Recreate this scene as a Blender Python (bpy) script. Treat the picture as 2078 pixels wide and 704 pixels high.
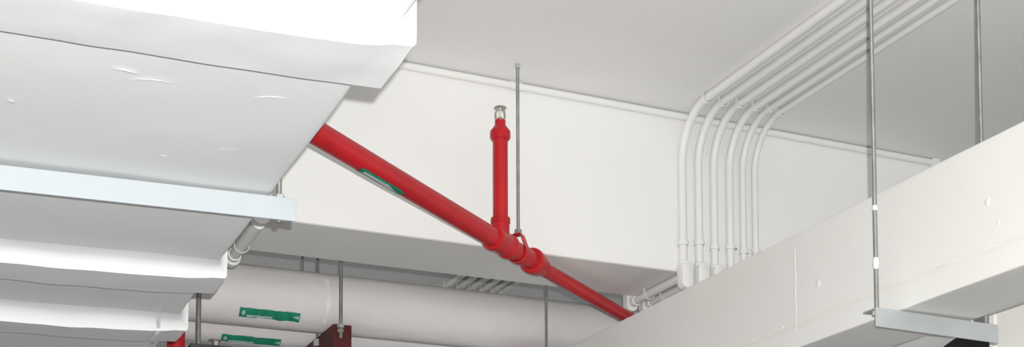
import bpy, bmesh, math, random
from mathutils import Vector, Matrix, noise

random.seed(7)
scene = bpy.context.scene
C = scene.collection
for o in list(bpy.data.objects):
    bpy.data.objects.remove(o, do_unlink=True)

# ------------------------------------------------------------------ camera
W, H = 2078.0, 704.0
FPX, PPX, PPY = 2850.0, 1130.0, 1185.0
yaw, pitch, roll = math.radians(24.8), math.radians(3.55), math.radians(-0.35)
fw = Vector((math.sin(yaw)*math.cos(pitch), math.cos(yaw)*math.cos(pitch), math.sin(pitch)))
rt = Vector((math.cos(yaw), -math.sin(yaw), 0))
up = rt.cross(fw)
R = math.cos(roll)*rt + math.sin(roll)*up
U = -math.sin(roll)*rt + math.cos(roll)*up
EYE = Vector((0, 0, 1.6))
cd = bpy.data.cameras.new('camera'); cam = bpy.data.objects.new('camera', cd); C.objects.link(cam)
cd.sensor_fit = 'HORIZONTAL'; cd.sensor_width = 36.0; cd.lens = 36.0*FPX/W
cd.shift_x = (W/2-PPX)/W; cd.shift_y = (PPY-H/2)/W
cd.clip_start = 0.02; cd.clip_end = 100
m = Matrix((R, U, -fw)).transposed().to_4x4(); m.translation = EYE
cam.matrix_world = m
scene.camera = cam

# ------------------------------------------------------------------ light
world = bpy.data.worlds.new('world'); scene.world = world; world.use_nodes = True
bg = world.node_tree.nodes['Background']
bg.inputs[0].default_value = (0.97, 0.985, 1.0, 1); bg.inputs[1].default_value = 0.72
ld = bpy.data.lights.new('camera_flash', 'POINT'); ld.energy = 205; ld.shadow_soft_size = 0.006
ld.color = (1.0, 0.99, 0.97)
flash = bpy.data.objects.new('camera_flash', ld); C.objects.link(flash)
flash.location = EYE + R*0.021 + U*0.037
vs = scene.view_settings
vs.view_transform = 'Standard'; vs.look = 'None'; vs.gamma = 1.0; vs.use_curve_mapping = False
vs.exposure = 0.36

# ------------------------------------------------------------------ materials
def mat(name, col, rough=0.6, metal=0.0, bump=(), var=0.0, var_scale=4.0, spec=0.4, var_col=None, coat=0.0):
    m = bpy.data.materials.new(name); m.use_nodes = True
    nt = m.node_tree; N = nt.nodes; L = nt.links
    b = N['Principled BSDF']
    b.inputs['Base Color'].default_value = (*col, 1); b.inputs['Roughness'].default_value = rough
    b.inputs['Metallic'].default_value = metal; b.inputs['Specular IOR Level'].default_value = spec
    b.inputs['Coat Weight'].default_value = coat
    tc = N.new('ShaderNodeTexCoord')
    if var:
        n = N.new('ShaderNodeTexNoise'); n.inputs['Scale'].default_value = var_scale
        n.inputs['Detail'].default_value = 6; n.inputs['Roughness'].default_value = 0.62
        L.new(tc.outputs['Object'], n.inputs['Vector'])
        r = N.new('ShaderNodeValToRGB')
        c2 = var_col or tuple(c*(1-var) for c in col)
        r.color_ramp.elements[0].position = 0.34; r.color_ramp.elements[1].position = 0.66
        r.color_ramp.elements[0].color = (*c2, 1); r.color_ramp.elements[1].color = (*col, 1)
        L.new(n.outputs['Fac'], r.inputs['Fac']); L.new(r.outputs['Color'], b.inputs['Base Color'])
    prev = None
    for kind, scale, strength, dist, st in bump:
        mp = N.new('ShaderNodeMapping'); mp.inputs['Scale'].default_value = st
        L.new(tc.outputs['Object'], mp.inputs['Vector'])
        if kind == 'noise':
            n = N.new('ShaderNodeTexNoise'); n.inputs['Scale'].default_value = scale; n.inputs['Detail'].default_value = 4
            out = n.outputs['Fac']
        elif kind == 'ridge':
            n = N.new('ShaderNodeTexNoise'); n.noise_type = 'RIDGED_MULTIFRACTAL'; n.inputs['Scale'].default_value = scale
            n.inputs['Detail'].default_value = 2; out = n.outputs['Fac']
        else:
            n = N.new('ShaderNodeTexWave'); n.bands_direction = 'Z'; n.inputs['Scale'].default_value = scale
            out = n.outputs['Fac']
        L.new(mp.outputs[0], n.inputs['Vector'])
        bp = N.new('ShaderNodeBump'); bp.inputs['Strength'].default_value = strength; bp.inputs['Distance'].default_value = dist
        L.new(out, bp.inputs['Height'])
        if prev: L.new(prev.outputs['Normal'], bp.inputs['Normal'])
        prev = bp
    if prev: L.new(prev.outputs['Normal'], b.inputs['Normal'])
    return m

I1 = (1, 1, 1)
M = {
 'plaster': mat('painted_plaster', (.83, .825, .805), .75, var=.03, var_scale=2.5, spec=.25, bump=[('noise', 60, .12, .002, I1), ('noise', 5, .12, .01, I1)]),
 'ceil': mat('ceiling_paint', (.87, .865, .86), .85, var=.05, var_scale=1.6, spec=.2, bump=[('noise', 55, .12, .002, I1)]),
 'floor': mat('concrete_floor', (.22, .22, .215), .8, var=.1, var_scale=2, bump=[('noise', 40, .2, .004, I1)]),
 'wrap': mat('painted_duct_wrap', (.71, .73, .73), .5, var=.025, var_scale=3, spec=.35,
             bump=[('noise', 3.5, .30, .010, (1, .7, 1)), ('ridge', 5, .10, .006, (.6, 1.3, 1)), ('noise', 150, .10, .0012, (.3, 1, 1))]),
 'wrap2': mat('cream_duct_board', (.73, .722, .692), .6, var=.035, var_scale=3, spec=.3,
             bump=[('noise', 3.5, .14, .010, (1, .6, 1)), ('noise', 120, .08, .0012, I1)]),
 'seam': mat('old_glue_line', (.79, .76, .69), .7, var=.15, var_scale=20),
 'conduit': mat('white_painted_conduit', (.80, .80, .775), .5, spec=.4, var=.03, var_scale=14, bump=[('noise', 45, .10, .001, I1)]),
 'pipewrap': mat('pipe_insulation_cloth', (.80, .765, .76), .7, spec=.25, var=.06, var_scale=7, bump=[('noise', 6, .35, .010, (1, 2, 2)), ('noise', 90, .12, .001, I1)]),
 'red': mat('red_gloss_paint', (.52, .014, .020), .40, spec=.35, var=.18, var_scale=16, bump=[('noise', 50, .10, .001, I1)]),
 'rust': mat('dark_red_primer', (.10, .016, .014), .6, spec=.3, var=.25, var_scale=14),
 'galv': mat('galvanised_steel', (.52, .55, .56), .45, metal=.55, var=.1, var_scale=18),
 'rod': mat('threaded_zinc_rod', (.40, .41, .40), .42, metal=.7, var=.25, var_scale=30, bump=[('wave', 260, .5, .0008, I1)]),
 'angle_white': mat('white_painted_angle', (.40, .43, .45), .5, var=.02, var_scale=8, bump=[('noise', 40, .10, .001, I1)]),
 'dark': mat('dark_void', (.05, .05, .045), .8),
 'green': mat('green_label_paint', (.016, .29, .17), .5, var=.4, var_scale=60),
 'pale': mat('pale_label_print', (.45, .60, .56), .6, var=.25, var_scale=60),
 'arrow': mat('silver_arrow_print', (.50, .57, .57), .5),
 'brass': mat('chrome_sprinkler', (.50, .49, .44), .28, metal=.85),
 'bulb': mat('sprinkler_bulb', (.72, .68, .55), .15),
 'mastic': mat('white_mastic', (.84, .84, .82), .6, bump=[('noise', 60, .3, .003, I1)]),
 'darkbar': mat('dark_steel_bar', (.07, .065, .07), .6, var=.3, var_scale=20),
}

# ------------------------------------------------------------------ helpers
def obj(name, bm, material, parent=None, smooth=None):
    me = bpy.data.meshes.new(name)
    bmesh.ops.recalc_face_normals(bm, faces=bm.faces)
    if smooth is not None:
        for f in bm.faces: f.smooth = True
        for e in bm.edges:
            if len(e.link_faces) == 2 and e.calc_face_angle(0) > math.radians(smooth): e.smooth = False
    bm.to_mesh(me); bm.free()
    me.materials.append(M[material])
    o = bpy.data.objects.new(name, me); C.objects.link(o)
    if parent is not None:
        o.parent = parent
        o.matrix_parent_inverse = Matrix.Identity(4)
        t = world_of(parent)
        o.location = -t
    return o

_w = {}
def world_of(o):
    # parents are translated only; return the summed translation
    t = Vector((0, 0, 0))
    while o is not None:
        t = t + o.location; o = o.parent
    return t

def thing(name, label, cat, loc=(0, 0, 0), group=None):
    o = bpy.data.objects.new(name, None); C.objects.link(o)
    o.location = loc; o.empty_display_size = .1
    o['label'] = label; o['category'] = cat
    if group: o['group'] = group
    return o

def struct(o, label=None):
    o['kind'] = 'structure'
    if label: o['label'] = label
    return o

def box(x0, x1, y0, y1, z0, z1, bev=0.0, bm=None):
    bm2 = bmesh.new()
    vs_ = [bm2.verts.new((x, y, z)) for x in (x0, x1) for y in (y0, y1) for z in (z0, z1)]
    for f in ((0, 1, 3, 2), (4, 6, 7, 5), (0, 4, 5, 1), (2, 3, 7, 6), (0, 2, 6, 4), (1, 5, 7, 3)):
        bm2.faces.new([vs_[i] for i in f])
    if bev:
        bmesh.ops.bevel(bm2, geom=bm2.edges[:], offset=bev, segments=2, profile=.5, affect='EDGES')
    if bm is None: return bm2
    return merge(bm, bm2)

def merge(bm, bm2):
    me = bpy.data.meshes.new('tmp'); bm2.to_mesh(me); bm2.free(); bm.from_mesh(me); bpy.data.meshes.remove(me)
    return bm

def tube(path, r, n=20, bm=None, cap=True):
    """round bar along a polyline; r a number or a list"""
    bm = bm or bmesh.new()
    P = [Vector(p) for p in path]
    rs = r if isinstance(r, (list, tuple)) else [r]*len(P)
    T = []
    for i in range(len(P)):
        a = P[max(i-1, 0)]; b = P[min(i+1, len(P)-1)]
        d1 = (P[i]-a).normalized() if i > 0 else None
        d2 = (b-P[i]).normalized() if i < len(P)-1 else None
        t = (d1+d2).normalized() if d1 and d2 else (d1 or d2)
        T.append(t)
    ref = Vector((0, 0, 1)) if abs(T[0].z) < .9 else Vector((1, 0, 0))
    nrm = (ref - T[0]*ref.dot(T[0])).normalized()
    rings = []
    for i in range(len(P)):
        nrm = (nrm - T[i]*nrm.dot(T[i])).normalized(); bn = T[i].cross(nrm)
        rings.append([bm.verts.new(P[i]+(nrm*math.cos(2*math.pi*k/n)+bn*math.sin(2*math.pi*k/n))*rs[i]) for k in range(n)])
    for a, b in zip(rings, rings[1:]):
        for k in range(n): bm.faces.new((a[k], a[(k+1) % n], b[(k+1) % n], b[k]))
    if cap:
        bm.faces.new(rings[0][::-1]); bm.faces.new(rings[-1])
    return bm

def lathe(o, axis, prof, n=24, bm=None):
    """prof: list of (distance along axis, radius)"""
    o = Vector(o); a = Vector(axis).normalized()
    return tube_rings(o, a, prof, n, bm)

def tube_rings(o, a, prof, n=24, bm=None, phase=0.0):
    bm = bm or bmesh.new()
    ref = Vector((0, 0, 1)) if abs(a.z) < .9 else Vector((1, 0, 0))
    u = (ref-a*ref.dot(a)).normalized(); v = a.cross(u)
    rings = [[bm.verts.new(o+a*s+(u*math.cos(2*math.pi*k/n+phase)+v*math.sin(2*math.pi*k/n+phase))*r) for k in range(n)] for s, r in prof]
    for p, q in zip(rings, rings[1:]):
        for k in range(n): bm.faces.new((p[k], p[(k+1) % n], q[(k+1) % n], q[k]))
    bm.faces.new(rings[0][::-1]); bm.faces.new(rings[-1])
    return bm

def hexnut(o, axis, h, r, bm=None):
    return tube_rings(Vector(o), Vector(axis).normalized(), [(0, r*.92), (h*.12, r), (h*.88, r), (h, r*.92)], 6, bm)

def arc(p0, c, p1, n=10):
    """fillet: quarter circle from p0 to p1 with corner at c"""
    p0, c, p1 = Vector(p0), Vector(c), Vector(p1)
    o = p0 + p1 - c
    return [o + (p0-o)*math.cos(t*math.pi/2/n) + (p1-o)*math.sin(t*math.pi/2/n) for t in range(n+1)]

def nz(x, y, z, s=1.0, seed=0):
    return noise.noise(Vector((x*s+seed*7.3, y*s+seed*3.1, z*s)))

# ------------------------------------------------------------------ structure
CEIL, BF, BB, BZ = 2.968, 2.9377, 3.186, 2.572      # ceiling height, beam front, beam back, beam soffit
struct(obj('ceiling', box(-6, 8, -4, 14, CEIL, CEIL+.18), 'ceil'), 'pale grey painted concrete ceiling slab')
struct(obj('floor', box(-6, 8, -4, 14, -.15, 0), 'floor'), 'grey concrete floor below')
struct(obj('ceiling_beam', box(-6, 8, BF, BB, BZ, CEIL, .006), 'plaster', smooth=None), 'deep white painted ceiling beam crossing behind the pipes')

# ------------------------------------------------------------------ wrapped rectangular ducts
def duct_loop(x0, x1, z0, z1, rad, nb, ns, nt):
    """closed cross-section from bottom left, along the bottom, up the right, back over the top; gives (x, z, nx, nz)"""
    pts = []
    def corner(cx, cz, a0):
        for i in range(5):
            a = math.radians(a0+i*22.5); pts.append((cx+rad*math.cos(a), cz+rad*math.sin(a), math.cos(a), math.sin(a)))
    corner(x0+rad, z0+rad, 180)
    for i in range(1, nb): pts.append((x0+rad+(x1-x0-2*rad)*i/nb, z0, 0, -1))
    corner(x1-rad, z0+rad, 270)
    for i in range(1, ns): pts.append((x1, z0+rad+(z1-z0-2*rad)*i/ns, 1, 0))
    corner(x1-rad, z1-rad, 0)
    for i in range(1, nt): pts.append((x1-rad-(x1-x0-2*rad)*i/nt, z1, 0, 1))
    corner(x0+rad, z1-rad, 90)
    for i in range(1, ns): pts.append((x0, z1-rad-(z1-z0-2*rad)*i/ns, -1, 0))
    return pts

def loft(loop, stations, amp, seed, sag=0.0, sagl=.15, x1=0.0, fine=0.0):
    """stations: (y, offset, extra sag)"""
    bm = bmesh.new(); rings = []
    for y, off, es in stations:
        ring = []
        for x, z, nx, nzz in loop:
            d = off + amp*nz(x, y, z, 5, seed) + fine*nz(x, y, z, 17, seed+2)
            mx, mz = (nx, nzz) if off == 0 else ((nx > .05)-(nx < -.05), (nzz > .05)-(nzz < -.05))
            px_, pz_ = x+mx*d, z+mz*d
            if nzz < -.5:
                pz_ -= (sag*min(1.0, (x1-x)/.40) + es*(1-math.exp(-max(0, x1-x)/sagl)))*(-nzz)
            ring.append(bm.verts.new((px_, y, pz_)))
        rings.append(ring)
    n = len(loop)
    for a, b in zip(rings, rings[1:]):
        for k in range(n): bm.faces.new((a[k], a[(k+1) % n], b[(k+1) % n], b[k]))
    bm.faces.new(rings[0][::-1]); bm.faces.new(rings[-1])
    return bm

# left duct: bottom 2.300, right side x = .471
LX0, LX1, LZ0, LZ1 = -.45, .471, 2.300, 2.480
ld_ = thing('air_duct', 'wide white wrapped air duct with bulging joint covers, overhead on the left', 'duct', (0, 1.5, LZ0))
lp = duct_loop(LX0, LX1, LZ0, LZ1, .007, 60, 12, 12)
def span(a, b, step):
    n = max(1, round((b-a)/step)); return [a+(b-a)*i/n for i in range(n+1)]
obj('duct_body', loft(lp, [(y, 0, 0) for y in span(-.6, 4.6, .04)], .0028, 1, sag=.006, x1=LX1, fine=.0007), 'wrap', ld_, smooth=40)
for k, (y0, ln, ext, ext2) in enumerate(((1.417, .120, .0125, .003), (2.412, .105, .0070, .006), (2.802, .112, .011, .006))):
    prof = [(-.052, -.003), (-.036, .0008), (-.021, .0028), (-.012, .0060), (-.006, .0108), (-.002, .0160), (0, .0203)]
    if k == 0:   # nearest joint: blunter front
        prof = [(-.016, -.004), (-.008, .004), (-.004, .010), (-.0015, .0160), (0, .0203)]
    st = [(y0+y, o, ext*max(0, o)/.0203) for y, o in prof]
    st += [(y, .0204, ext+(ext2-ext)*(y-y0)/ln) for y in span(y0+.010, y0+ln, .016)]
    st += [(y0+ln+.0006, .012, ext2*.6), (y0+ln+.001, -.004, 0)]
    obj('joint_cover', loft(lp, st, .0028, 1, sag=.006, x1=LX1, sagl=.045, fine=.0016), 'wrap', ld_, smooth=33)
# narrow tape running along the underside towards the far end
bm = bmesh.new()
pv = None
for i in range(41):
    y = 2.535+i*(3.9-2.535)/40
    x = .420+.033*(y-2.60)/.4*(.8)
    x = min(x, .462) + .0012*math.sin(i*1.7)
    z = LZ0 + (-.006*min(1, (LX1-x)/.4)) - .0030
    if 2.79 < y < 2.925: z -= .0245
    c = [bm.verts.new(p) for p in ((x-.004, y, z+.0042), (x-.0035, y, z), (x+.0035, y, z), (x+.004, y, z+.0042))]
    if pv:
        for q in range(3): bm.faces.new((pv[q], pv[q+1], c[q+1], c[q]))
    pv = c
obj('tape_strip', bm, 'wrap', ld_, smooth=60)
# small creases and blisters of the wrap, as raised puckers
for (x, y, l, w, a) in ((.215, 1.640, .030, .0035, .15), (.245, 1.655, .050, .0022, -.2), (.10, 1.78, .012, .0035, .9), (.385, 1.655, .040, .0025, -.35), (.30, 1.90, .012, .002, .2), (.36, 1.85, .06, .002, -.5)):
    bm = bmesh.new(); n = 10; rows = []
    z0 = LZ0 - .0085*min(1, (LX1-x)/.4)
    for i in range(n+1):
        s = i/n*2-1; row = []
        for j in range(5):
            t = j/4*2-1; h = .0007*(1-s*s)*(1+.5*math.sin(i*2.3))*(1-t*t)
            px_, py_ = s*l/2, t*w*(.4+.6*(1-s*s))+.12*l*s*s
            row.append(bm.verts.new((x+px_*math.cos(a)-py_*math.sin(a), y+px_*math.sin(a)+py_*math.cos(a), z0-h-.0008)))
        rows.append(row)
    for p, q in zip(rows, rows[1:]):
        for j in range(4): bm.faces.new((p[j], p[j+1], q[j+1], q[j]))
    obj('crease', bm, 'wrap', ld_, smooth=80)

# right duct
RX0, RX1, RZ0, RZ1 = 1.522, 1.684, 2.210, 2.430
rd = thing('insulated_duct', 'narrow cream insulated duct running under the beam on the right', 'duct', (1.6, 2, RZ0))
lp2 = duct_loop(RX0, RX1, RZ0, RZ1, .003, 14, 16, 6)
obj('duct_body', loft(lp2, [(y, 0, 0) for y in span(-.6, 4.4, .05)], .0016, 5), 'wrap2', rd, smooth=40)
# glue line low on the visible side
bm = bmesh.new(); pv = None
for i in range(120):
    y = 1.0+i*1.5/119; z = 2.256+.004*nz(y, 0, 0, 3, 3); w = .0016+.0014*abs(nz(y, 1, 0, 9, 2)); x = RX0-.0009-.0016*nz(RX0, y, z, 5, 5)-.0006
    x = RX0-.0018
    c = (bm.verts.new((x, y, z-w)), bm.verts.new((x-.0006, y, z)), bm.verts.new((x, y, z+w)))
    if pv:
        for q in range(2): bm.faces.new((pv[q], pv[q+1], c[q+1], c[q]))
    pv = c
obj('glue_line', bm, 'seam', rd, smooth=80)
# upright tape ridge and pin dimples
bm = tube([(RX0+.0058, 2.203+.0008*math.sin(i), 2.236+i*.0105) for i in range(18)], [.0045]+[.0062+.0004*math.sin(i*2.1) for i in range(16)]+[.0045], 24)
obj('tape_ridge', bm, 'wrap2', rd, smooth=60)
for (y, z, r) in ((2.129, 2.316, .010), (1.677, 2.330, .008), (1.654, 2.290, .005), (2.247, 2.260, .004)):
    obj('pin_cap', lathe((RX0+.002, y, z), (-1, 0, 0), [(0, r), (.0012, r*.92), (.0024, r*.62), (.0030, r*.15)], 14), 'wrap2', rd, smooth=60)

# second duct, ends behind the first one
d2 = thing('end_duct', 'cream duct ending behind the steel angle at the far right edge', 'duct', (2.1, 1.5, 2.04))
lp3 = duct_loop(1.912, 2.30, 2.04, 2.40, .004, 12, 12, 6)
obj('duct_body', loft(lp3, [(y, 0, 0) for y in span(-.6, 2.104, .06)], .0012, 9), 'wrap2', d2, smooth=40)
obj('end_flange', box(1.908, 2.304, 2.09, 2.108, 2.036, 2.404, .003), 'wrap2', d2)

# ------------------------------------------------------------------ trapeze hangers under the ducts
def angle_iron(x0, x1, y, z, h, w, t, bev=.0008):
    """vertical leg towards the camera hanging down from z, top leg going away"""
    bm = box(x0, x1, y, y+t, z-h, z, bev)
    return box(x0, x1, y+t*.5, y+w, z-t, z, bev, bm)

def rod(name, x, y, z0, z1, r, parent):
    return obj(name, tube([(x, y, z0), (x, y, z1)], r, 14), 'rod', parent, smooth=40)

hl = thing('trapeze_hanger', 'white angle iron hanger carrying the wide wrapped duct on the left', 'hanger', (.0, 2.02, 2.26), 'duct trapeze hangers')
bm = angle_iron(-.52, .505, 1.997, 2.2955, .0340, .036, .004)
for v in bm.verts: v.co.z -= (.505-v.co.x)*.0225
obj('angle_bar', bm, 'angle_white', hl)
rod('hanger_rod', .4835, 2.015, 2.262, CEIL, .0042, hl)
rod('hanger_rod', -.490, 2.015, 2.235, CEIL, .0042, hl)
obj('nut', hexnut((.4835, 2.015, 2.2815), (0, 0, 1), .009, .0085), 'galv', hl)
obj('nut', hexnut((.4835, 2.015, 2.2955), (0, 0, 1), .008, .0085), 'galv', hl)
obj('nut', hexnut((-.490, 2.015, 2.2575), (0, 0, 1), .009, .0085), 'galv', hl)

hr = thing('trapeze_hanger', 'bare galvanised angle iron hanger under the narrow cream duct', 'hanger', (1.64, 1.94, 2.19), 'duct trapeze hangers')
bm = angle_iron(1.4665, 1.7320, 1.888, 2.2080, .0327, .035, .003)
for v in bm.verts: v.co.z -= (v.co.x-1.4665)*.016
obj('angle_bar', bm, 'galv', hr)
for x in (1.4757, 1.7120):
    rod('hanger_rod', x, 1.897, 2.188, CEIL, .0039, hr)
    obj('nut', hexnut((x, 1.899, 2.1965 if x < 1.6 else 2.1925), (0, 0, 1), .008, .0075), 'galv', hr)
bm = lathe((1.4757, 1.897, 2.276), (0, 0, 1), [(0, .0039), (.003, .0046), (.010, .0050), (.016, .0046), (.020, .0039)], 12)
obj('mastic_blob', bm, 'mastic', hr, smooth=60)
bm = lathe((1.4757, 1.897, 2.377), (0, 0, 1), [(0, .0039), (.003, .0044), (.006, .0043), (.009, .0039)], 12)
obj('mastic_blob', bm, 'mastic', hr, smooth=60)

# ------------------------------------------------------------------ red sprinkler pipe
PZ = 2.535
TEE = Vector((1.159, 2.782, PZ)); A0 = Vector((.629, 2.340, PZ)); ax = (Vector((1.688, 3.232, PZ))-A0).normalized(); BEND = Vector((1.657, 3.173, 2.518))
def on(s): return A0+ax*s
side = Vector((ax.y, -ax.x, 0)).normalized()
sT = 0.690                                   # tee centre
sH = 0.776                                   # hanger
sR = 0.872                                   # reducing coupling centre
RM, RB, RR = .0213, .0162, .0163
sp = thing('sprinkler_pipe', 'red fire sprinkler pipe with upright riser running diagonally under the beam', 'pipe', on(sT))
obj('main_pipe', tube([on(-.75), on(sT-.02)], RM, 32), 'red', sp, smooth=40)
obj('nipple', tube([on(sT+.03), on(sR)], RM*1.0, 32), 'red', sp, smooth=40)
b0 = on(sR)-Vector((0, 0, .003))
obj('branch_pipe', tube([b0, b0+(BEND-b0)*2.6], RB, 32), 'red', sp, smooth=40)
tee = obj('tee_fitting', tube_rings(on(sT-.042), ax, [(0, RM*.98), (.0004, .0262), (.003, .0272), (.013, .0272), (.016, .0262), (.018, .0246), (.066, .0246), (.068, .0262), (.071, .0272), (.081, .0272), (.0836, .0262), (.084, RM*.98)], 36), 'red', sp, smooth=35)
obj('tee_branch', tube_rings(on(sT)+Vector((0, 0, .012)), Vector((0, 0, 1)), [(0, .0195), (.028, .0195), (.030, .0212), (.040, .0212), (.0415, .0205), (.042, RR*.98)], 30), 'red', tee, smooth=35)
zr0 = PZ+.05
obj('riser_pipe', tube([(on(sT).x, on(sT).y, zr0-.01), (on(sT).x, on(sT).y, 2.775)], RR, 28), 'red', sp, smooth=40)
rc = Vector((on(sT).x, on(sT).y, 2.7625))
obj('riser_reducer', tube_rings(rc, Vector((0, 0, 1)), [(0, RR), (.0005, .0190), (.005, .0222), (.019, .0222), (.0305, .0140), (.031, .0116), (.0435, .0116), (.044, .010)], 30), 'red', sp, smooth=35)
# reducing coupling
obj('reducing_coupling', tube_rings(on(sR-.034), ax, [(0, RM*.98), (.0005, .0275), (.003, .0295), (.012, .0300), (.016, .0290), (.020, .0285), (.034, .0275), (.050, .0235), (.056, .0222), (.0585, .0215), (.062, .0205), (.0625, RB*.98)], 36), 'red', sp, smooth=35)
# sprinkler head: threaded boss, two frame arms, glass bulb, toothed deflector
hx, hy, hz = on(sT).x, on(sT).y, 2.805
hd_ = obj('sprinkler_head', tube_rings(Vector((hx, hy, hz-.002)), Vector((0, 0, 1)), [(0, .0085), (.002, .0102), (.0055, .0102), (.007, .007), (.010, .0045)], 18), 'brass', sp, smooth=40)
for s in (-1, 1):
    d = R.copy(); d.z = 0; d.normalize()
    path = [Vector((hx, hy, hz))+d*s*a+Vector((0, 0, b)) for a, b in ((.0082, .002), (.0098, .008), (.0102, .015), (.0090, .021), (.0060, .0265), (.0025, .029))]
    obj('frame_arm', tube(path, [.0024, .0022, .0021, .0021, .0023, .0028], 10), 'brass', hd_, smooth=50)
obj('glass_bulb', lathe((hx, hy, hz+.007), (0, 0, 1), [(0, .0012), (.003, .0026), (.009, .0027), (.015, .0024), (.019, .001)], 14), 'bulb', hd_, smooth=60)
obj('deflector_hub', lathe((hx, hy, hz+.026), (0, 0, 1), [(0, .0026), (.003, .0036), (.006, .0036), (.0075, .003)], 14), 'brass', hd_, smooth=40)
nT = 12; bm = bmesh.new()
top = []; bot = []
for k in range(nT*4):
    a = 2*math.pi*k/(nT*4); inn = (k % 4) in (0,)
    r_ = .0062 if inn else .0138
    drop = 0 if inn else -.0032
    top.append(bm.verts.new((hx+r_*math.cos(a), hy+r_*math.sin(a), hz+.0335+drop)))
    bot.append(bm.verts.new((hx+r_*math.cos(a), hy+r_*math.sin(a), hz+.0318+drop)))
ct = bm.verts.new((hx, hy, hz+.0345)); cb = bm.verts.new((hx, hy, hz+.0325))
for k in range(nT*4):
    j = (k+1) % (nT*4)
    bm.faces.new((top[k], top[j], ct)); bm.faces.new((bot[j], bot[k], cb)); bm.faces.new((top[j], top[k], bot[k], bot[j]))
obj('deflector', bm, 'brass', hd_)

def cyl_patch(o, a, toward, r, s0, s1, lo, hi, ns=24, nt=6):
    """curved patch on a pipe; lo(u), hi(u) angles in degrees measured downwards from the direction 'toward'"""
    o = Vector(o); a = Vector(a).normalized(); e = Vector(toward); e = (e-a*e.dot(a)).normalized()
    dn = Vector((0, 0, -1)); dn = dn-a*dn.dot(a)-e*dn.dot(e); dn.normalize()
    bm = bmesh.new(); g = []
    for i in range(ns+1):
        u = i/ns; row = []
        for j in range(nt+1):
            th = math.radians(lo(u)+(hi(u)-lo(u))*j/nt)
            row.append(bm.verts.new(o+a*(s0+(s1-s0)*u)+(e*math.cos(th)+dn*math.sin(th))*r))
        g.append(row)
    for p, q in zip(g, g[1:]):
        for j in range(nt): bm.faces.new((p[j], p[j+1], q[j+1], q[j]))
    return bm

tw = EYE-on(.17)
sS, sE = .130, .276
stk = obj('arrow_sticker', cyl_patch(A0, ax, tw, RM+.0006, sS, sE, lambda u: 30+8*max(0, u-.85)*4, lambda u: 84), 'green', sp, smooth=60)
obj('arrow_print', cyl_patch(A0, ax, tw, RM+.0012, sS+.012, sE-.012, lambda u: 43 if u < .62 else (38+(u-.62)/.38*26), lambda u: 64 if u < .62 else (70-(u-.62)/.38*5), 40), 'arrow', stk, smooth=60)

# hanger of the red pipe: ceiling rod, nut, strap
hp = on(sH)
ph = thing('pipe_hanger', 'thin steel rod with red strap hanger holding the red sprinkler pipe', 'hanger', hp)
rod('hanger_rod', hp.x, hp.y, PZ+.046, CEIL-.004, .0037, ph)
obj('ceiling_anchor', hexnut((hp.x, hp.y, CEIL-.010), (0, 0, 1), .010, .0065), 'galv', ph)
obj('nut', hexnut((hp.x, hp.y, PZ+.0405), (0, 0, 1), .012, .0088), 'rod', ph)
rs_ = RM+.0015
pts = []
tang = math.radians(38)
prof = [(-.0075, .0400), (-.0095, .0385)]
prof += [(rs_*math.cos(a), rs_*math.sin(a)) for a in [math.pi-tang+(math.pi+2*tang)*i/24 for i in range(25)]]
prof += [(.0095, .0385), (.0075, .0400), (-.0075, .0400)]
bm = bmesh.new(); hw = .010; g = []
for i, (p, z) in enumerate(prof):
    L_ = math.hypot(p, z); q = 1+.0022/max(L_, .001)
    row = []
    for (k, sgn) in ((1, -1), (1, 1), (q, 1), (q, -1)):
        row.append(bm.verts.new(hp+side*p*k+Vector((0, 0, z*k))+ax*hw*sgn))
    g.append(row)
for a, b in zip(g, g[1:]):
    for k in range(4): bm.faces.new((a[k], a[(k+1) % 4], b[(k+1) % 4], b[k]))
obj('strap', bm, 'red', ph)

# red riser pipe behind the wide duct
rr = thing('red_riser', 'upright red pipe half hidden behind the far end of the wide duct', 'pipe', (.577, 3.45, 0))
obj('riser_pipe', tube([(.577, 3.45, 0), (.577, 3.45, 2.44)], .0215, 28), 'red', rr, smooth=40)
obj('riser_collar', tube_rings(Vector((.577, 3.45, 2.44)), Vector((0, 0, 1)), [(0, .0215), (.001, .027), (.028, .027), (.034, .019), (.035, .01)], 28), 'red', rr, smooth=40)

# ------------------------------------------------------------------ white conduits
def saddle(c, along, out, r, parent, w=.011):
    """strap over a conduit: half ring plus two ears; 'out' points away from the surface"""
    c, a, n = Vector(c), Vector(along).normalized(), Vector(out).normalized(); t = a.cross(n)
    bm = bmesh.new(); g = []
    ro = r+.0016
    prof = [(-ro-.007, -r), (-ro, -r)] + [(-ro*math.cos(math.pi*i/12), ro*math.sin(math.pi*i/12)) for i in range(13)] + [(ro, -r), (ro+.007, -r)]
    for p, q in prof:
        row = []
        for dp, dq, sgn in ((0, 0, -1), (0, 0, 1), (0, .0016, 1), (0, .0016, -1)):
            k = 1+.0016/ro if (dq and q > -r*.9) else 1
            qq = q*k+(.0016 if (dq and q <= -r*.9) else 0)
            row.append(bm.verts.new(c+t*p*k+n*qq+a*w/2*sgn))
        g.append(row)
    for x, y in zip(g, g[1:]):
        for k in range(4): bm.faces.new((x[k], x[(k+1) % 4], y[(k+1) % 4], y[k]))
    bm.faces.new(g[0]); bm.faces.new(g[-1][::-1])
    return obj('saddle_clip', bm, 'conduit', parent, smooth=45)

def stadium(cx, cz, w, h, n=10):
    r = w/2; pts = []
    for i in range(n+1):
        a = math.pi*i/n; pts.append((cx+r*math.cos(a), cz+h/2-r+r*math.sin(a)))
    for i in range(n+1):
        a = math.pi+math.pi*i/n; pts.append((cx+r*math.cos(a), cz-h/2+r+r*math.sin(a)))
    return pts

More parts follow.
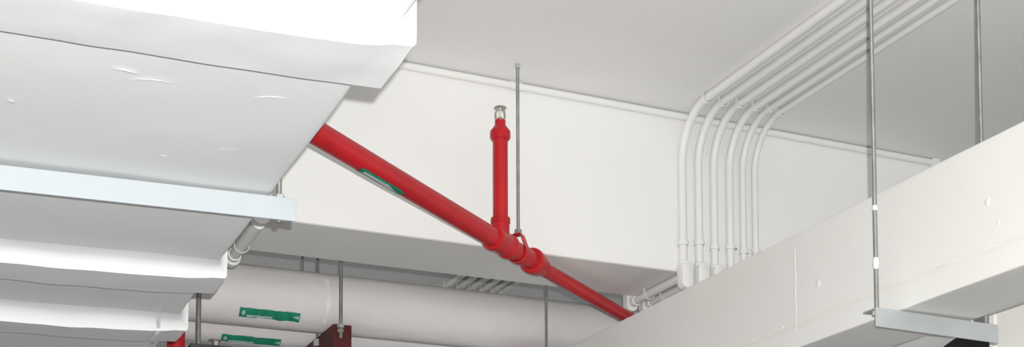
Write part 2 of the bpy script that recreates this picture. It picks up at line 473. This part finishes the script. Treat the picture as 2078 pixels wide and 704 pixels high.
def prism_y(outlines):
    """outlines: list of (y, [(x, z)...])"""
    bm = bmesh.new(); rings = [[bm.verts.new((x, y, z)) for x, z in o] for y, o in outlines]; n = len(rings[0])
    for a, b in zip(rings, rings[1:]):
        for k in range(n): bm.faces.new((a[k], a[(k+1) % n], b[(k+1) % n], b[k]))
    bm.faces.new(rings[0][::-1]); bm.faces.new(rings[-1])
    return bm

ordw = ['leftmost', 'second from the left', 'third from the left', 'fourth from the left', 'fifth from the left', 'rightmost']
cx_ = [1.697, 1.7425, 1.7865, 1.8320, 1.8715, 1.9070]
cr_ = [.0103, .0100, .0098, .0098, .0085, .0083]
def conduit(x, r, label, group, ybend, face_z, h=.066, dz=-.014):
    t = thing('electrical_conduit', label, 'conduit', (x, BF-.02, BZ), group)
    zc = CEIL-r-.001; yf = BF-r-.001; Rb = .118
    p = [(x, -3.5, zc), (x, 0, zc), (x, 1.5, zc)]
    p += arc((x, yf-Rb, zc), (x, yf, zc), (x, yf, zc-Rb), 14)
    p += [(x, yf, BZ+.02)]
    obj('tube', tube(p, r, 18), 'conduit', t, smooth=40)
    saddle((x, yf-Rb-.006+ybend, zc), (0, 1, 0), (0, 0, -1), r, t)
    saddle((x, yf, face_z), (0, 0, 1), (0, -1, 0), r, t)
    # coupling above the conduit body
    obj('coupling', tube_rings(Vector((x, yf, BZ+.006)), Vector((0, 0, 1)), [(0, r), (.0005, r+.0022), (.016, r+.0022), (.0175, r+.0008), (.018, r)], 18), 'conduit', t, smooth=40)
    # elbow body at the front edge of the beam, with cover
    w = r*2+.009; cz = BZ+dz
    b = obj('conduit_body', prism_y([(BF-.004, stadium(x, cz, w-.004, h-.004)), (BF-.006, stadium(x, cz, w, h)), (BF-.030, stadium(x, cz, w, h)), (BF-.032, stadium(x, cz, w-.003, h-.003))]), 'conduit', t, smooth=40)
    obj('cover', prism_y([(BF-.0315, stadium(x, cz, w+.002, h+.002)), (BF-.0340, stadium(x, cz, w+.002, h+.002)), (BF-.0355, stadium(x, cz, w-.003, h-.003))]), 'conduit', b, smooth=40)
    zu = BZ-r-.004
    obj('tube', tube([(x, BF-.01, zu), (x, BB+.012, zu)], r, 18), 'conduit', t, smooth=40)
    saddle((x, BF+.165, zu), (0, 1, 0), (0, 0, -1), r+.001, t)
    # rear body and the run onwards over the far ceiling
    cz2 = BZ-.004; w2 = w+.002; h = .066
    obj('conduit_body', prism_y([(BB+.004, stadium(x, cz2, w2-.004, h-.004)), (BB+.006, stadium(x, cz2, w2, h)), (BB+.028, stadium(x, cz2, w2, h)), (BB+.031, stadium(x, cz2, w2-.006, h-.006))]), 'conduit', t, smooth=40)
    obj('coupling', tube_rings(Vector((x, BB-.018, zu)), Vector((0, 1, 0)), [(0, r), (.001, r+.0026), (.018, r+.0026), (.020, r)], 18), 'conduit', t, smooth=40)
    yb_ = BB+r+.006
    p = [(x, yb_, BZ+.01)] + arc((x, yb_, zc-.10), (x, yb_, zc), (x, yb_+.10, zc), 10) + [(x, 6, zc), (x, 10, zc)]
    obj('tube', tube(p, r, 16), 'conduit', t, smooth=40)
    saddle((x, 4.57, zc), (0, 1, 0), (0, 0, -1), r, t, .016)
    return t
for i in range(6):
    lab = f'{ordw[i]} of the six white conduits bending from ceiling down the beam'
    if i in (1, 2, 3, 4): lab = f'white conduit {ordw[i]} among six bending down the beam'
    conduit(cx_[i], cr_[i], lab, 'conduits bending down the beam', (.004, .004, -.004, -.003, -.006, .004)[i], 2.640+(.006*(i % 2)))
conduit(.660, .0130, 'white conduit under the beam, beside the wide duct', 'conduits bending down the beam', 0, 2.66, .046, -.002)

# conduit lying in the corner between ceiling and beam
cc = thing('corner_conduit', 'long white conduit lying in the corner of ceiling and beam', 'conduit', (1.7, BF, CEIL))
obj('tube', tube([(-3, BF-.0085, CEIL-.0105), (2.475, BF-.0085, CEIL-.0105)], .0085, 16), 'conduit', cc, smooth=40)
obj('end_box', box(2.468, 2.490, BF-.020, BF-.001, CEIL-.022, CEIL-.001, .002), 'conduit', cc)
obj('coupling', tube_rings(Vector((1.24, BF-.0085, CEIL-.0105)), Vector((1, 0, 0)), [(0, .0085), (.0005, .0102), (.03, .0102), (.0305, .0085)], 16), 'conduit', cc, smooth=40)

# screws left in the beam between the conduits
for (x, z, r, lab) in ((1.8535, 2.648, .0032, 'dark screw hole plug in the beam between the fourth and fifth conduits'),):
    o = obj('wall_plug', tube_rings(Vector((x, BF+.004, z)), Vector((0, -1, 0)), [(0, r), (.0055, r), (.0062, r*.7), (.0030, r*.5)], 14), 'darkbar', None, smooth=40)
    o['label'] = lab; o['category'] = 'wall plug'

# ------------------------------------------------------------------ insulated pipes behind the beam
def ipipe(y, z, r, x0, x1, label, seed):
    t = thing('insulated_pipe', label, 'pipe', (1, y, z-r), 'insulated pipes behind the beam')
    n = 90; bm = bmesh.new(); rings = []
    for i in range(n+1):
        x = x0+(x1-x0)*i/n
        rings.append([bm.verts.new((x, y+(r+.0022*nz(x, math.cos(a), math.sin(a), 3, seed))*math.cos(a), z+(r+.0022*nz(x, math.cos(a), math.sin(a), 3, seed))*math.sin(a))) for a in [2*math.pi*k/40 for k in range(40)]])
    for a, b in zip(rings, rings[1:]):
        for k in range(40): bm.faces.new((a[k], a[(k+1) % 40], b[(k+1) % 40], b[k]))
    bm.faces.new(rings[0]); bm.faces.new(rings[-1][::-1])
    obj('insulation', bm, 'pipewrap', t, smooth=50)
    return t
P1 = (3.640, 2.590, .080); P2 = (3.862, 2.566, .056)
p1 = ipipe(*P1, -1.5, 3.6, 'thick white insulated pipe with green stripe label behind the beam', 1)
p2 = ipipe(*P2, -1.5, 3.6, 'thinner insulated pipe with green label, below and behind the thick one', 2)
def jag(base, amp, seed):
    return lambda u: base+amp*nz(u*9, seed, 0, 1.0, seed)
def label_on(p, P, x0, x1, a0, a1, seed):
    y, z, r = P
    o = Vector((0, y, z)); e = EYE-Vector(((x0+x1)/2, y, z))
    g = obj('green_label', cyl_patch(o, (1, 0, 0), e, r+.0030, x0, x1, jag(a0, 2.5, seed), jag(a1, 2.5, seed+3), 40, 6), 'green', p, smooth=60)
    L_ = x1-x0; mid = (a0+a1)/2; hh = (a1-a0)/2
    obj('label_print', cyl_patch(o, (1, 0, 0), e, r+.0036, x0+.03*L_, x0+.10*L_, lambda u: mid-hh*.55*math.sin(math.pi*u), lambda u: mid+hh*.65*math.sin(math.pi*u), 10, 3), 'pale', g, smooth=60)
    obj('label_print', cyl_patch(o, (1, 0, 0), e, r+.0036, x1-.12*L_, x1-.002, lambda u: mid-hh*.45*u, lambda u: mid+hh*.45*u, 10, 3), 'pale', g, smooth=60)
    obj('label_print', cyl_patch(o, (1, 0, 0), e, r+.0036, x0+.12*L_, x0+.55*L_, jag(mid+hh*.35, 1.2, seed+6), jag(a1-hh*.12, 2.5, seed+3), 20, 3), 'pale', g, smooth=60)
label_on(p1, P1, .759, .917, 22, 41, 11)
label_on(p2, P2, .762, .926, 30, 55, 23)
# torn tape on the thick pipe beside the hanger rod
bm = cyl_patch((.984, P1[0], P1[1]), (1, 0, 0), EYE-Vector((.98, P1[0], P1[1])), P1[2]+.0035, 0, .006, lambda u: -52, lambda u: 38, 2, 40)
for v in bm.verts:
    v.co.x += .006*nz(v.co.x*3, v.co.y, v.co.z, 60, 4); v.co.y -= .004*abs(nz(v.co.x, v.co.y, v.co.z, 45, 8))
obj('torn_tape', bm, 'mastic', p1, smooth=30)

# supports of the insulated pipes
def channel_bar(x0, x1, y0, y1, z0, z1, t=.006):
    bm = box(x0, x0+t, y0, y1, z0, z1, .0008)
    box(x0+t*.6, x1, y0, y1, z1-t, z1, .0008, bm); box(x0+t*.6, x1, y0, y1, z0, z0+t, .0008, bm)
    return bm
sup = thing('pipe_support', 'dark red channel bar on threaded rods carrying both insulated pipes', 'support', (1.01, 3.7, 2.42))
obj('channel_bar', channel_bar(.989, 1.038, 3.530, 3.965, 2.420, 2.5065), 'rust', sup)
obj('end_plate', box(.989, 1.038, 3.518, 3.530, 2.420, 2.5065, .0008), 'rust', sup)
rod('hanger_rod', 1.006, 3.508, 2.468, CEIL, .0048, sup)
obj('nut', hexnut((1.006, 3.508, 2.495), (0, 0, 1), .010, .0095), 'galv', sup)
obj('nut', hexnut((1.006, 3.508, 2.482), (0, 0, 1), .010, .0088), 'brass', sup)
rod('hanger_rod', 1.013, 3.765, 2.400, CEIL, .0042, sup)
obj('nut', hexnut((1.013, 3.765, 2.4105), (0, 0, 1), .010, .009), 'galv', sup)
bm = box(.976, .989, 3.655, 3.672, 2.478, 2.498, .002)
obj('clip', bm, 'galv', sup)

s3 = thing('pipe_support', 'dark steel crossbar with bolt near the lower left, under the insulated pipes', 'support', (.66, 3.5, 2.36))
obj('crossbar', box(.618, .86, 3.485, 3.530, 2.355, 2.4145, .002), 'darkbar', s3)
rod('hanger_rod', .6385, 3.492, 2.34, CEIL, .0062, s3)
bm = hexnut((.6815, 3.497, 2.4145), (0, 0, 1), .013, .0095)
obj('bolt', bm, 'brass', s3)
obj('washer', tube_rings(Vector((.6815, 3.505, 2.4285)), Vector((0, 0, 1)), [(0, .016), (.0028, .016), (.003, .004)], 20), 'rod', s3, smooth=40)

s4 = thing('threaded_rod', 'single threaded rod hanging in front of the thick pipe, right of centre', 'rod', (1.592, 3.505, 2.436))
rod('hanger_rod', 1.592, 3.505, 2.440, CEIL, .0036, s4)
obj('crossbar', box(1.57, 1.615, 3.485, 3.965, 2.436, 2.472, .002), 'rust', s4)
obj('packing_block', box(1.565, 1.62, 3.60, 3.68, 2.472, 2.5065, .002), 'rust', s4)
obj('packing_block', box(1.565, 1.62, 3.83, 3.89, 2.472, 2.5065, .002), 'rust', s4)
obj('nut', hexnut((1.592, 3.505, 2.472), (0, 0, 1), .010, .009), 'galv', s4)

s5 = thing('threaded_rod', 'short dim threaded rod dropping from the ceiling behind the thick pipe', 'rod', (.968, 3.76, 2.4))
rod('hanger_rod', .970, 3.765, 2.63, CEIL, .0036, s5)
obj('ceiling_nut', hexnut((.970, 3.765, CEIL-.010), (0, 0, 1), .010, .009), 'galv', s5)

# white branch pipe seen below the steel angle, and a dark tray-like shape added far behind it as shade
wp = thing('white_pipe', 'short stretch of white pipe showing below the steel angle', 'pipe', (1.82, 2.2, 2.21))
wd = Vector((.370, .929, 0)); wo = Vector((1.819, 2.207, 2.254))
obj('pipe_run', tube([wo-wd*.19, wo+wd*.55], .038, 32), 'conduit', wp, smooth=40)
obj('pipe_end', tube_rings(wo-wd*.20, wd, [(0, .034), (.001, .0405), (.02, .0405), (.021, .038)], 32), 'conduit', wp, smooth=40)
ct = thing('shade_backing', 'dark backing added for the shade in the gap below the steel angle at the right edge', 'shade backing', (2.9, 3.5, 2.3))
bm = box(2.30, 4.2, 3.34, 3.344, 2.36, 2.66, .001)
obj('backing_side', bm, 'darkbar', ct)
obj('backing_side', box(2.30, 4.2, 3.80, 3.804, 2.36, 2.66, .001), 'darkbar', ct)
obj('backing_floor', box(2.30, 4.2, 3.344, 3.80, 2.36, 2.364, .001), 'darkbar', ct)
for x in (2.5, 3.3, 4.1):
    for y in (3.36, 3.78): rod('hanger_rod', x, y, 2.362, CEIL, .004, ct)
